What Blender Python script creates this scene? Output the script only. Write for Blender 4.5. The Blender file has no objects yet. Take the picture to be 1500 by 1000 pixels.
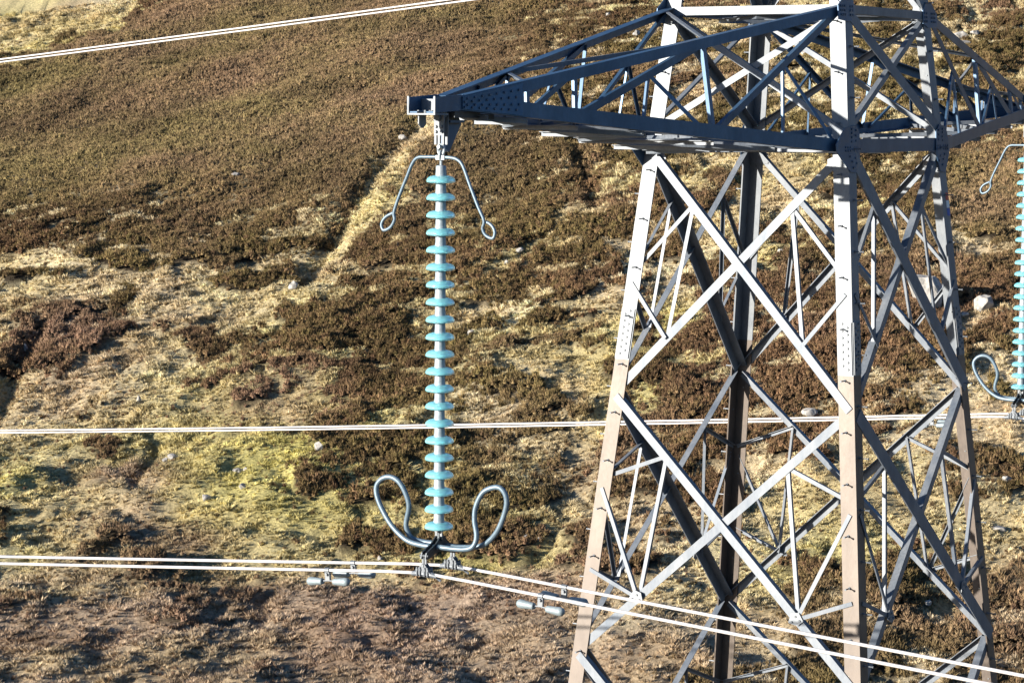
import bpy, math, random
import numpy as np
from mathutils import Vector, Matrix
random.seed(7); RS = np.random.RandomState(11)
sc = bpy.context.scene
COL = sc.collection
R = math.radians
V = Vector

# ------------------------------------------------------------------ camera
CAM = np.array([-26.7764, -13.5767, 0.3903])
FW = np.array([0.82963426, 0.55003746, -0.09573818])
RT = np.array([0.55326145, -0.83296091, 0.0088257])
UP = np.array([0.0748917, 0.06029035, 0.99536742])
FPX = 3537.4367
cd = bpy.data.cameras.new('camera'); cam = bpy.data.objects.new('camera', cd); COL.objects.link(cam)
m = Matrix(((RT[0], UP[0], -FW[0], CAM[0]), (RT[1], UP[1], -FW[1], CAM[1]), (RT[2], UP[2], -FW[2], CAM[2]), (0, 0, 0, 1)))
cam.matrix_world = m
cd.sensor_width = 36; cd.lens = FPX / 1500 * 36; cd.clip_start = .1; cd.clip_end = 4000
sc.camera = cam

# ------------------------------------------------------------------ light
SUN = V((-1, .57, .222)).normalized()
elev = math.asin(SUN.z)
w = bpy.data.worlds.new('World'); sc.world = w; w.use_nodes = True
nt = w.node_tree; bg = nt.nodes['Background']
sky = nt.nodes.new('ShaderNodeTexSky'); sky.sky_type = 'NISHITA'; sky.sun_disc = False
sky.sun_elevation = R(24); sky.sun_rotation = math.atan2(SUN.x, SUN.y)
sky.sun_elevation = elev
sky.air_density = 1.0; sky.dust_density = .4; sky.ozone_density = 5.0; sky.altitude = 400
nt.links.new(sky.outputs[0], bg.inputs[0]); bg.inputs[1].default_value = .07
sd = bpy.data.lights.new('sun', 'SUN'); sd.energy = 5.0; sd.angle = R(.5); sd.color = (1, .925, .79)
so = bpy.data.objects.new('sun', sd); COL.objects.link(so)
so.rotation_euler = SUN.to_track_quat('Z', 'Y').to_euler(); so.location = (-60, 40, 40)
sc.view_settings.view_transform = 'Standard'; sc.view_settings.look = 'None'
sc.view_settings.exposure = 1.36; sc.view_settings.gamma = 1

# ------------------------------------------------------------------ materials
def mat(name):
    m = bpy.data.materials.new(name); m.use_nodes = True
    return m, m.node_tree, m.node_tree.nodes['Principled BSDF']
def noise(nt, scale, detail=4, rough=.6, coord='Object', stretch=None):
    tc = nt.nodes.new('ShaderNodeTexCoord'); n = nt.nodes.new('ShaderNodeTexNoise')
    n.inputs['Scale'].default_value = scale; n.inputs['Detail'].default_value = detail; n.inputs['Roughness'].default_value = rough
    src = tc.outputs[coord]
    if stretch:
        mp = nt.nodes.new('ShaderNodeMapping'); mp.inputs['Scale'].default_value = stretch
        nt.links.new(src, mp.inputs[0]); src = mp.outputs[0]
    nt.links.new(src, n.inputs['Vector']); return n.outputs['Fac']
def ramp(nt, fac, stops):
    r = nt.nodes.new('ShaderNodeValToRGB')
    e = r.color_ramp.elements
    while len(e) < len(stops): e.new(.5)
    for i, (p, c) in enumerate(stops):
        e[i].position = p; e[i].color = (*c, 1)
    nt.links.new(fac, r.inputs[0]); return r.outputs[0]
def steel(name, a, b, metal, rough, streak=True):
    m, nt, p = mat(name)
    f = noise(nt, 3.2, 6, .65, 'Object', (1, 1, .35) if streak else None)
    c = ramp(nt, f, [(.3, a), (.72, b)])
    f2 = noise(nt, 34, 4, .65, 'Object', (1, 1, .5) if streak else None)
    mx = nt.nodes.new('ShaderNodeMix'); mx.data_type = 'RGBA'; mx.blend_type = 'MULTIPLY'
    mx.inputs[0].default_value = .55
    c2 = ramp(nt, f2, [(.32, (.60, .60, .63)), (.62, (1, 1, 1))])
    nt.links.new(c, mx.inputs[6]); nt.links.new(c2, mx.inputs[7]); nt.links.new(mx.outputs[2], p.inputs['Base Color'])
    p.inputs['Metallic'].default_value = metal
    rr = nt.nodes.new('ShaderNodeMapRange'); rr.inputs[3].default_value = rough - .08; rr.inputs[4].default_value = rough + .12
    nt.links.new(f2, rr.inputs[0]); nt.links.new(rr.outputs[0], p.inputs['Roughness'])
    bu = nt.nodes.new('ShaderNodeBump'); bu.inputs['Strength'].default_value = .12; bu.inputs['Distance'].default_value = .004
    nt.links.new(f2, bu.inputs['Height']); nt.links.new(bu.outputs[0], p.inputs['Normal'])
    return m
M = {}
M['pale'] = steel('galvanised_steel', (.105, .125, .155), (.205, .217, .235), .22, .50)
M['brace'] = steel('brace_steel', (.085, .108, .145), (.200, .215, .240), .22, .50)
M['tan'] = steel('weathered_steel', (.085, .068, .059), (.145, .117, .100), .3, .5)
M['shade_blue'] = steel('blue_shade_steel', (.026, .068, .135), (.066, .125, .215), .4, .42)  # steel of the shaded members: shade and blue sky reflection put into the colour
M['horn'] = steel('horn_metal', (.10, .15, .20), (.155, .215, .27), .3, .42, False)
M['cap'] = steel('insulator_cap_metal', (.24, .28, .32), (.34, .39, .43), .25, .5, False)
M['alu'] = steel('aluminium_strand', (.50, .48, .48), (.60, .57, .57), .1, .45, False)
M['damper'] = steel('damper_casting', (.20, .25, .28), (.28, .33, .36), .2, .5, False)
M['dark'] = steel('dark_fitting', (.03, .035, .045), (.06, .07, .08), .5, .45, False)
def flat(name, c, rough=.5):
    m, nt, p = mat(name)
    f = noise(nt, 30, 4); cc = ramp(nt, f, [(.3, tuple(x * .8 for x in c)), (.7, c)])
    nt.links.new(cc, p.inputs['Base Color']); p.inputs['Roughness'].default_value = rough; return m
M['red'] = flat('red_enamel', (.5, .05, .03)); M['white'] = flat('white_enamel', (.75, .78, .8)); M['blue'] = flat('blue_enamel', (.02, .09, .42))
# glass
gm, nt, p = mat('turquoise_glass')
p.inputs['Base Color'].default_value = (.86, .99, 1, 1); p.inputs['Roughness'].default_value = .05
f = noise(nt, 26, 3); bu = nt.nodes.new('ShaderNodeBump'); bu.inputs['Strength'].default_value = .55; bu.inputs['Distance'].default_value = .02
nt.links.new(f, bu.inputs['Height']); nt.links.new(bu.outputs[0], p.inputs['Normal'])
p.inputs['Transmission Weight'].default_value = .92; p.inputs['IOR'].default_value = 1.5
tr = nt.nodes.new('ShaderNodeBsdfTranslucent'); tr.inputs[0].default_value = (.50, .95, 1, 1)
ms = nt.nodes.new('ShaderNodeMixShader'); ms.inputs[0].default_value = .48
df = nt.nodes.new('ShaderNodeBsdfDiffuse'); df.inputs[0].default_value = (.30, .86, .97, 1); m2 = nt.nodes.new('ShaderNodeMixShader'); m2.inputs[0].default_value = .45
nt.links.new(tr.outputs[0], m2.inputs[1]); nt.links.new(df.outputs[0], m2.inputs[2])
nt.links.new(p.outputs[0], ms.inputs[1]); nt.links.new(m2.outputs[0], ms.inputs[2])
nt.links.new(ms.outputs[0], nt.nodes['Material Output'].inputs['Surface'])
M['glass'] = gm
# rock
rm, nt, p = mat('grey_rock')
f = noise(nt, 2.2, 8, .7); c = ramp(nt, f, [(.3, (.10, .10, .095)), (.5, (.33, .31, .29)), (.72, (.52, .50, .47))])
nt.links.new(c, p.inputs['Base Color']); p.inputs['Roughness'].default_value = .9
bu = nt.nodes.new('ShaderNodeBump'); bu.inputs['Strength'].default_value = .8; bu.inputs['Distance'].default_value = .08
nt.links.new(f, bu.inputs['Height']); nt.links.new(bu.outputs[0], p.inputs['Normal'])
M['rock'] = rm
# vegetation: colour attribute (per vertex, plants paler towards their tips) with fine noise
def veg(name, sc_, lo, hi):
    m, nt, p = mat(name)
    a = nt.nodes.new('ShaderNodeAttribute'); a.attribute_name = 'tint'
    f = noise(nt, sc_, 5, .7); c = ramp(nt, f, [(.32, (lo,) * 3), (.68, (hi,) * 3)])
    mx = nt.nodes.new('ShaderNodeMix'); mx.data_type = 'RGBA'; mx.blend_type = 'MULTIPLY'; mx.inputs[0].default_value = 1
    nt.links.new(a.outputs['Color'], mx.inputs[6]); nt.links.new(c, mx.inputs[7]); nt.links.new(mx.outputs[2], p.inputs['Base Color'])
    p.inputs['Roughness'].default_value = .9; p.inputs['Specular IOR Level'].default_value = .15
    return m, nt, p
M['hill'], nt, p = veg('hill_turf', 4.5, .42, 1.35)
f = noise(nt, 7, 8, .75); bu = nt.nodes.new('ShaderNodeBump'); bu.inputs['Strength'].default_value = 1; bu.inputs['Distance'].default_value = .22
nt.links.new(f, bu.inputs['Height']); nt.links.new(bu.outputs[0], p.inputs['Normal'])
M['heather'], _, _ = veg('heather_leaf', 9, .6, 1.2)
M['tuft'], _, _ = veg('grass_blade', 6, .75, 1.15)

# ------------------------------------------------------------------ mesh helpers
class MB:
    def __init__(s): s.v = []; s.f = []; s.m = []
    def add(s, vs, fs, mi=0):
        b = len(s.v); s.v += [tuple(v) for v in vs]; s.f += [tuple(b + i for i in f) for f in fs]; s.m += [mi] * len(fs)
    def build(s, name, mats, parent=None, smooth=False, loc=None):
        me = bpy.data.meshes.new(name); me.from_pydata(s.v, [], s.f); me.update()
        if not isinstance(mats, (list, tuple)): mats = [mats]
        for q in mats: me.materials.append(q)
        for pl, mi in zip(me.polygons, s.m): pl.material_index = mi; pl.use_smooth = smooth
        o = bpy.data.objects.new(name, me); COL.objects.link(o)
        if parent is not None: o.parent = parent
        if loc is not None: o.location = loc
        return o
def tag(o, label=None, cat=None, group=None, kind=None):
    if label: o['label'] = label
    if cat: o['category'] = cat
    if group: o['group'] = group
    if kind: o['kind'] = kind
    return o
def empty(name, loc=(0, 0, 0)):
    o = bpy.data.objects.new(name, None); COL.objects.link(o); o.location = loc; o.empty_display_size = .2; return o
def copy_tree(o, parent=None):
    c = o.copy(); COL.objects.link(c)
    if parent is not None: c.parent = parent
    for ch in list(o.children): copy_tree(ch, c)
    return c
def lsec(mb, rings, mi=0):
    """rings: list of 6-point L sections"""
    n = len(rings); vs = [p for r in rings for p in r]; fs = []
    mis = []
    for k in range(n - 1):
        for i in range(6):
            j = (i + 1) % 6
            fs.append((k * 6 + i, k * 6 + j, (k + 1) * 6 + j, (k + 1) * 6 + i)); mis.append(mi if isinstance(mi, int) else mi[k])
    b = len(mb.v); mb.v += [tuple(v) for v in vs]; mb.f += [tuple(b + i for i in f) for f in fs]; mb.m += mis
    for k, o in ((0, 0), (n - 1, (n - 1) * 6)):
        m0 = mi if isinstance(mi, int) else mi[min(k, n - 2)]
        mb.f.append(tuple(b + o + i for i in (0, 1, 2, 3))); mb.f.append(tuple(b + o + i for i in (0, 3, 4, 5))); mb.m += [m0, m0]
def lring(p, u, v, a, b, t):
    return [p, p + u * a, p + u * a + v * t, p + u * t + v * t, p + u * t + v * b, p + v * b]
def angle(mb, p0, p1, u, v, a, b=None, t=None, mi=0):
    b = b or a; t = t or max(.007, a * .09)
    p0 = V(p0); p1 = V(p1); d = (p1 - p0).normalized(); u = V(u); v = V(v)
    u = (u - d * u.dot(d)).normalized(); v = v - d * v.dot(d); v = (v - u * v.dot(u)).normalized()
    lsec(mb, [lring(p0, u, v, a, b, t), lring(p1, u, v, a, b, t)], mi)
def brace(mb, p0, p1, n, a, off=0., mi=0, b=None):
    """angle member in a face with outward normal n: web in the face, outstanding flange inward on its upper edge"""
    p0 = V(p0); p1 = V(p1); n = V(n).normalized(); d = (p1 - p0).normalized()
    n = (n - d * n.dot(d)).normalized(); e = n.cross(d)
    if e.z > 0 or (abs(e.z) < .15 and e.dot(V((1, .6, 0))) < 0): e = -e
    if abs(e.z) < .15: e = e if e.dot(V((1, 1, 0))) > 0 else -e
    s = -e * (a / 2) + n * off
    angle(mb, p0 + s, p1 + s, e, -n, a, b or a * .85, None, mi)
def plate(mb, pts, n, t, mi=0, bolts=(), br=.014, bh=.013):
    n = V(n).normalized(); k = len(pts); pts = [V(q) for q in pts]
    vs = pts + [q + n * t for q in pts]
    mb.add(vs, [tuple(range(k))[::-1], tuple(range(k, 2 * k))] + [(i, (i + 1) % k, k + (i + 1) % k, k + i) for i in range(k)], mi)
    for q in bolts: bolt(mb, V(q) + n * (t - .001), n, br, bh, mi)
def bolt(mb, p, n, r=.014, h=.013, mi=0):
    n = V(n).normalized(); u = n.orthogonal().normalized(); v = n.cross(u); k = 6
    vs = [p + (u * math.cos(i * math.pi / 3) + v * math.sin(i * math.pi / 3)) * r + n * z for z in (0, h) for i in range(k)]
    mb.add(vs, [tuple(range(k, 2 * k))] + [(i, (i + 1) % k, k + (i + 1) % k, k + i) for i in range(k)], mi)
def tube(mb, pts, r, k=8, mi=0, closed=False, caps=True):
    pts = [V(q) for q in pts]; n = len(pts); rs = r if isinstance(r, (list, tuple)) else [r] * n
    base = len(mb.v); T = []
    for i in range(n):
        a = pts[(i - 1) % n] if closed or i > 0 else pts[0]; b = pts[(i + 1) % n] if closed or i < n - 1 else pts[-1]
        T.append((b - a).normalized())
    u = T[0].orthogonal().normalized()
    for i in range(n):
        u = (u - T[i] * u.dot(T[i])).normalized(); v = T[i].cross(u)
        for j in range(k):
            a = 2 * math.pi * j / k; mb.v.append(tuple(pts[i] + (u * math.cos(a) + v * math.sin(a)) * rs[i]))
    for i in range(n if closed else n - 1):
        i2 = (i + 1) % n
        for j in range(k):
            mb.f.append((base + i * k + j, base + i * k + (j + 1) % k, base + i2 * k + (j + 1) % k, base + i2 * k + j)); mb.m.append(mi)
    if caps and not closed:
        mb.f.append(tuple(base + j for j in range(k))[::-1]); mb.m.append(mi)
        mb.f.append(tuple(base + (n - 1) * k + j for j in range(k))); mb.m.append(mi)
def lathe(mb, prof, k=24, org=(0, 0, 0), axis='z', mi=0):
    b = len(mb.v); n = len(prof)
    for (r, z) in prof:
        for j in range(k):
            a = 2 * math.pi * j / k; x, y = r * math.cos(a), r * math.sin(a)
            q = (x, y, z) if axis == 'z' else (x, z, y)
            mb.v.append((q[0] + org[0], q[1] + org[1], q[2] + org[2]))
    for i in range(n - 1):
        for j in range(k):
            mb.f.append((b + i * k + j, b + i * k + (j + 1) % k, b + (i + 1) * k + (j + 1) % k, b + (i + 1) * k + j)); mb.m.append(mi)
    mb.f.append(tuple(b + j for j in range(k))[::-1]); mb.m.append(mi)
    mb.f.append(tuple(b + (n - 1) * k + j for j in range(k))); mb.m.append(mi)
def box(mb, c, h, mi=0, rot=None):
    c = V(c); vs = []
    for z in (-1, 1):
        for y in (-1, 1):
            for x in (-1, 1):
                q = V((x * h[0], y * h[1], z * h[2]))
                if rot: q = rot @ q
                vs.append(c + q)
    mb.add(vs, [(0, 2, 3, 1), (4, 5, 7, 6), (0, 1, 5, 4), (2, 6, 7, 3), (0, 4, 6, 2), (1, 3, 7, 5)], mi)
def spline(pts, sub=5, closed=False):
    pts = [V(q) for q in pts]; n = len(pts); out = []
    for i in range(n if closed else n - 1):
        g = lambda j: pts[j % n] if closed else pts[max(0, min(n - 1, j))]
        a, b, c, d = g(i - 1), g(i), g(i + 1), g(i + 2)
        for s in range(sub):
            t = s / sub
            out.append(.5 * ((2 * b) + (c - a) * t + (2 * a - 5 * b + 4 * c - d) * t * t + (3 * b - a - 3 * c + d) * t ** 3))
    if not closed: out.append(pts[-1])
    return out

# ------------------------------------------------------------------ tower
HT = 1.579; W0 = 1.3502
def W(z):
    return float(np.interp(z, [-27, -6.177, -2.985, 0, 1.579, 9, 16], [1.9396 + 20.82 * .0956, 1.9396, 1.6344, 1.3502, 1.1916, .55, .5]))
S = {'A': (-1, 1), 'C': (-1, -1), 'D': (1, -1), 'B': (1, 1)}
def P(l, z): w_ = W(z); return V((S[l][0] * w_, S[l][1] * w_, z))
FACES = [('A', 'C', (-1, 0, 0)), ('C', 'D', (0, -1, 0)), ('D', 'B', (1, 0, 0)), ('B', 'A', (0, 1, 0))]
GROUND = -25.6
tower = empty('transmission_tower', (0, 0, GROUND))
tag(tower, 'tall steel lattice pylon with four braced legs, standing in front of the heather hillside', 'pylon')
OFF = V((0, 0, -GROUND))
def tb(mb, name, mats, parent=None, **k):
    """build at world coordinates under a part of the tower"""
    o = mb.build(name, mats, None, **k)
    if parent is None: o.parent = tower; o.location = (0, 0, -GROUND)
    else: o.parent = parent
    return o
LT = .018
# legs
stepmesh = None
for l in 'ACDB':
    sx, sy = S[l]; u = V((-sx, 0, 0)); v = V((0, -sy, 0))
    zs = [GROUND, -18, -12, -6.177, -2.985, -2.64, -2.635, 0, 1.579, 4, 9, 12]
    mb = MB(); rings = []
    for z in zs:
        a = .2 if z < 2 else .15
        rings.append(lring(P(l, z), u, v, a, a, LT))
    mis = [1 if z2 <= -2.63 else 0 for z2 in zs[1:]]
    lsec(mb, rings, mis)
    leg = tb(mb, 'leg', [M['pale'], M['tan']])
    # splice plates outside both flanges
    for (du, nn) in ((v, V((sx, 0, 0))), (u, V((0, sy, 0)))):
        mb = MB(); z0, z1 = -2.62, -2.02
        def Q(z, f): q = P(l, z) + du * f; return q + nn * .001
        bl = []
        for i in range(7):
            z = z0 + .06 + i * .08
            bl += [Q(z, .06), Q(z + .04, .125)]
        plate(mb, [Q(z0, .012), Q(z0, .185), Q(z1, .185), Q(z1, .012)], nn, .012, 0, bl)
        tb(mb, 'splice_plate', M['pale'], leg)
    # inner cover angle: two fins that show as the double line beside the splice
    # step bolts
    i = 0; z = -8.0
    while z < 3.2:
        base = P(l, z)
        if i % 2 == 0: p0 = base + v * .11; nn = V((sx, 0, 0))
        else: p0 = base + u * .11; nn = V((0, sy, 0))
        if stepmesh is None:
            mb = MB(); tube(mb, [(0, 0, -.03), (0, 0, .105)], .008, 6); tube(mb, [(0, 0, .105), (0, 0, .114)], .013, 6); tube(mb, [(0, 0, .001), (0, 0, .014)], .017, 6)
            o = mb.build('step_bolt', M['pale']); stepmesh = o.data
        else:
            o = bpy.data.objects.new('step_bolt', stepmesh); COL.objects.link(o)
        o.parent = leg; o.location = p0; o.rotation_euler = nn.to_track_quat('Z', 'Y').to_euler()
        z += .295; i += 1
    if l == 'D':
        mb = MB(); 
        for k, mi in enumerate((0, 1, 2)):
            za = -.60 - k * .098; zb = za - .09
            q = lambda z, f: P(l, z) + u * f + V((0, -.0015, 0))
            plate(mb, [q(zb, .01), q(zb, .09), q(za, .09), q(za, .01)], (0, -1, 0), .004, mi)
        tb(mb, 'phase_marker_plate', [M['red'], M['white'], M['blue']], leg)

def fpt(L, Rr, t, z):
    a = P(L, z); b = P(Rr, z); return a * (1 - t) + b * t
def lerp(a, b, t): return a * (1 - t) + b * t
IN = -(LT + .001); OUT = .013
def panel(z0, z1, size, sec, ssz=.055, top=.10, bot=.05, big=1):
    for (L, Rr, n) in FACES:
        ins = .02
        low = z1 < -2.98
        sm = 0
        a0 = P(L, z0 - top); a1 = P(Rr, z1 - bot); b0 = P(Rr, z0 - top); b1 = P(L, z1 - bot)
        h = (P(Rr, z0) - P(L, z0)).normalized()
        a0 += h * .09; b1 += h * .06; b0 -= h * .09; a1 -= h * .06
        wide = 1.75 if n[1] < -.5 else 1.
        mb = MB(); brace(mb, a0, a1, n, size * wide, OUT, 0); tb(mb, 'diagonal_brace', M['brace'])
        mb = MB(); brace(mb, b0, b1, n, size * (1.5 if n[1] > .5 else 1.02), IN, 0); tb(mb, 'diagonal_brace', M['brace'])
        if not sec: continue
        for side in (0, 1):
            LL = L if side == 0 else Rr
            d1 = (a0, a1) if side == 0 else (b0, b1); d2 = (b0, b1) if side == 0 else (a0, a1)
            P1 = lerp(*d1, .215); P2 = lerp(*d2, .765)
            dz = z1 - z0; hh = h * (.08 if side == 0 else -.08)
            segs = [(P1, P2, .0)]
            if sec == 1:
                mA = P(LL, z0 + dz * .52) + hh; mB = P(LL, z0 + dz * .57) + hh
                segs += [(P1, mA, IN * 2), (P2, mB, OUT + .002)]
            else:
                segs += [(P1, P(LL, z0 + dz * .345) + hh, IN * 2), (P2, P(LL, z0 + dz * .385) + hh, OUT + .002), (P2, P(LL, z0 + dz * .70) + hh, OUT + .002)]
            for q0, q1, off in segs:
                mb = MB(); brace(mb, q0, q1, n, ssz, off if off else IN * 1.7, 0); tb(mb, 'secondary_brace', M['brace'])
            if sec == 2:
                g = MB(); nn = V(n); e = (P2 - P1).normalized(); s_ = nn.cross(e)
                c = P2 + nn * (OUT + .012)
                plate(g, [c - e * .09 - s_ * .05, c + e * .03 - s_ * .10, c + e * .07 + s_ * .02, c + e * .02 + s_ * .10, c - e * .08 + s_ * .05], nn, .008, 0,
                      [c + e * .01 + s_ * .05, c - e * .04, c + e * .02 - s_ * .05])
                tb(g, 'gusset_plate', M['pale'])
panel(0, -2.985, .10, 1, .048)
panel(-2.985, -6.177, .10, 2, .048)
panel(-6.177, -9.75, .105, 2, .05)
panel(-9.75, -13.9, .12, 0); panel(-13.9, -18.9, .12, 0); panel(-18.9, -25.2, .13, 0)
panel(HT, 0.06, .075, 0, top=.05, bot=-.10)
panel(4.1, HT + .05, .08, 0); panel(6.9, 4.15, .07, 0); panel(8.9, 6.95, .07, 0)
# horizontal ties
for z, sz in ((0, .16), (HT, .10), (7.33, .09), (8.9, .08)):
    for (L, Rr, n) in FACES:
        h = (P(Rr, z) - P(L, z)).normalized(); mb = MB(); nn = V(n)
        dd = -.5 if z == 0 else .5
        p0 = P(L, z) + h * .19 + nn * .001 + V((0, 0, -sz / 2 * 1.0)); p1 = P(Rr, z) - h * .19 + nn * .001 + V((0, 0, -sz / 2))
        ww = sz if (abs(n[1]) > .5 or z != 0) else sz * .45
        angle(mb, p0, p1, (0, 0, 1), -nn, ww, sz)
        tb(mb, 'horizontal_tie', M['pale'] if z != 0 or abs(n[0]) > .5 else M['shade_blue'])
    if z in (0, HT):
        for (a, b, o_) in (('A', 'D', .012), ('C', 'B', .03)):
            mb = MB(); p0 = P(a, z) * .86; p1 = P(b, z) * .86; p0.z = p1.z = z - .02 + o_
            angle(mb, p0, p1, (p1 - p0).cross(V((0, 0, 1))), (0, 0, -1), .07, .06)
            tb(mb, 'plan_brace', M['brace'])
        mids = [fpt(a, b, .5, z) for a, b, _ in FACES]
        for k in range(4):
            mb = MB(); p0 = mids[k] * .93; p1 = mids[(k + 1) % 4] * .93; p0.z = p1.z = z - .05
            angle(mb, p0, p1, (p1 - p0).cross(V((0, 0, 1))), (0, 0, -1), .06, .05); tb(mb, 'plan_brace', M['brace'])
# node gussets on line faces (C-D, A-B) and arm faces
def grid_bolts(fn, us, vs): return [fn(a, b) for a in us for b in vs]
def gpl(l, z, poly, bolts, axis, mt, off=.0135, name='gusset_plate'):
    """axis 'x': plate in the y=const face, coordinates (outward along x, z); axis 'y': plate in the x=const face, (inward along y, z)"""
    sx, sy = S[l]; mb = MB(); c = P(l, z)
    if axis == 'x': fn = lambda a, b: V((c.x + sx * a, sy * (W(z + b) if b < 0 else c.y * sy) + sy * off, z + b)); n = (0, sy, 0)
    else: fn = lambda a, b: V((sx * (W(z + b) if b < 0 else c.x * sx) + sx * off, c.y - sy * a, z + b)); n = (sx, 0, 0)
    plate(mb, [fn(*q) for q in poly], n, .010, 0, [fn(*q) for q in bolts]); return tb(mb, name, mt)
for l in 'ACDB':
    big = [(.34, .02), (.12, .21), (-.17, .24), (-.27, .16), (-.27, -.14), (-.14, -.31), (.0, -.30), (.33, -.07)]
    if S[l][0] > 0: big = [(.17, .02), (.04, .22), (-.15, .25), (-.25, .16), (-.25, -.12), (-.16, -.33), (.0, -.35), (.17, -.07)]
    bl = [(a, b) for b in (-.015, -.055) for a in (-.22, -.17, -.12, -.02, .04, .10)] + [(-.06, b) for b in (.05, .1, .15, .19)] + [(-.17, b) for b in (.06, .12, .18)] + [(.0, -.12), (-.05, -.18), (-.08, -.25), (-.14, -.14), (-.17, -.2)]
    gpl(l, 0, big, bl, 'x', M['shade_blue'], off=.0005)
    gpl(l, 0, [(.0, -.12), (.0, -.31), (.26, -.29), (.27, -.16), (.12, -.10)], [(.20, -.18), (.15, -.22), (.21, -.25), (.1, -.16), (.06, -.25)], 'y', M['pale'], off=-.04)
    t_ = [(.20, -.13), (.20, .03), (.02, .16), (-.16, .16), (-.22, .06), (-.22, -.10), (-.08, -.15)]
    gpl(l, HT, t_, [(a, b) for a in (-.17, -.11, .03, .08, .13) for b in (-.07, -.02, .03)], 'x', M['shade_blue'], off=.0005)
    gpl(l, HT, [(.0, -.14), (.0, .15), (.2, .12), (.24, -.04), (.14, -.16)], [(.15, -.05), (.12, .03), (.05, -.08)], 'y', M['pale'], off=-.04)

# crossarms --------------------------------------------------------------
XE = 7.90
def make_arm(sgn, zo=0., body=True):
    def q(x, y, z): return V((sgn * x, y, z + zo))
    wt, w0 = (W(HT), W0) if zo == 0 else (W(HT + zo), W(zo))
    ch = MB(); allb = []
    for sy in (-1, 1):
        Ct = q(wt, sy * wt, HT + .045); C0 = q(w0, sy * w0, -.085)
        Tt = q(7.45, sy * .155, .515); Tb = q(7.45, sy * .155, .375)
        n = V((0, sy, 0))
        # bottom chord: web vertical, flange inward at the foot
        angle(ch, C0 + n * .002, Tb + n * .002, (0, 0, 1), -n, .15, .12, .014)
        angle(ch, Ct + n * .002, Tt + n * .002, (0, 0, -1), -n, .11, .11, .012)
        # tip run: short channel beyond the taper
        angle(ch, q(7.44, sy * .155, .375), q(XE, sy * .155, .345), (0, 0, 1), -n, .15, .10, .014)
        allb.append((sy, n, Ct, C0, Tt, Tb))
    arm = tb(ch, 'crossarm', M['shade_blue'])
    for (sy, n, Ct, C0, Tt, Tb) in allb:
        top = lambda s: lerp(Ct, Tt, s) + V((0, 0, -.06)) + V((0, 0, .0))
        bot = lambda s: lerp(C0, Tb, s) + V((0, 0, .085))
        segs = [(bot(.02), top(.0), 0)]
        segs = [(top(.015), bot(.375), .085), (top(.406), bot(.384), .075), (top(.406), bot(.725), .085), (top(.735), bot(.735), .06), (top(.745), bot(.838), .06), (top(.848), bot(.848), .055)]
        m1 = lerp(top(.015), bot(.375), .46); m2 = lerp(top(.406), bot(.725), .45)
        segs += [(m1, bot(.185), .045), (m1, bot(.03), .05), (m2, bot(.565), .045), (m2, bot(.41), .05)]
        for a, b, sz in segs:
            mb = MB(); brace(mb, a, b, n, sz, -.016 if sz > .05 else -.03, 0, sz * .55); tb(mb, 'lattice_brace', M['shade_blue'], arm)
        # big tip gusset
        mb = MB(); t0, t1 = .865, 1.0
        up_ = lambda s: lerp(Ct, Tt, s) + n * .003 + V((0, 0, -.012)); lo = lambda s: lerp(C0, Tb, s) + n * .003 + V((0, 0, .012))
        bl = []
        for s in np.linspace(.875, .99, 8):
            bl += [lerp(up_(s), lo(s), .2), lerp(up_(s + .006), lo(s + .006), .42), lerp(up_(s), lo(s), .66), lerp(up_(s + .006), lo(s + .006), .84)]
        plate(mb, [up_(t0), up_(t1), lo(t1), lo(t0)], n, .010, 0, bl, .013, .012); tb(mb, 'gusset_plate', M['shade_blue'], arm)
    # plan bracing at bottom and top
    f = {sy: (lambda s, C0=C0, Tb=Tb: lerp(C0, Tb, s)) for (sy, n, Ct, C0, Tt, Tb) in allb}
    ft = {sy: (lambda s, Ct=Ct, Tt=Tt: lerp(Ct, Tt, s)) for (sy, n, Ct, C0, Tt, Tb) in allb}
    st = [.02, .2, .38, .56, .73, .85, .94]
    for i in range(len(st) - 1):
        sides = (1, -1) if i % 2 == 0 else (-1, 1)
        for (a, b, zz, wd) in ((f[sides[0]](st[i]), f[sides[1]](st[i + 1]), -.012, .065 if i < 4 else .05),) + (((f[sides[1]](st[i]), f[sides[0]](st[i + 1]), .016, .05),) if i < 4 else ()):
            mb = MB(); d = b - a; a = a + d * .03 + V((0, 0, zz)); b = b - d * .03 + V((0, 0, zz))
            angle(mb, a, b, d.cross(V((0, 0, 1))) , (0, 0, -1 if zz < 0 else 1), wd, .05); tb(mb, 'plan_brace', M['brace'], arm)
        mb = MB(); a = f[-1](st[i + 1]); b = f[1](st[i + 1]); d = b - a; z_ = V((0, 0, -.022))
        angle(mb, a + d * .02 + z_, b - d * .02 + z_, (sgn, 0, 0), (0, 0, -1), .055, .05); tb(mb, 'plan_brace', M['brace'], arm)
    for s0, s1, k in ((.0, .4, 1), (.4, .735, -1), (.735, .85, 1)):
        mb = MB(); a = ft[k](s0) - V((0, 0, .02)); b = ft[-k](s1) - V((0, 0, .02)); d = b - a
        angle(mb, a + d * .03, b - d * .03, d.cross(V((0, 0, 1))), (0, 0, -1), .05, .045); tb(mb, 'plan_brace', M['brace'], arm)
    # node plates in the plan
    for s in (.38, .56, .73):
        for k in (-1, 1):
            c = f[k](s) + V((0, -k * .12, .004)); mb = MB()
            plate(mb, [c + V((-.22, -k * .06, 0)), c + V((-.10, k * .10, 0)), c + V((.12, k * .10, 0)), c + V((.22, -k * .06, 0))][::1 if k > 0 else -1], (0, 0, 1), .008, 0, [c + V((dx, 0, 0)) for dx in (-.1, 0, .1)])
            tb(mb, 'gusset_plate', M['pale'], arm)
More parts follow.
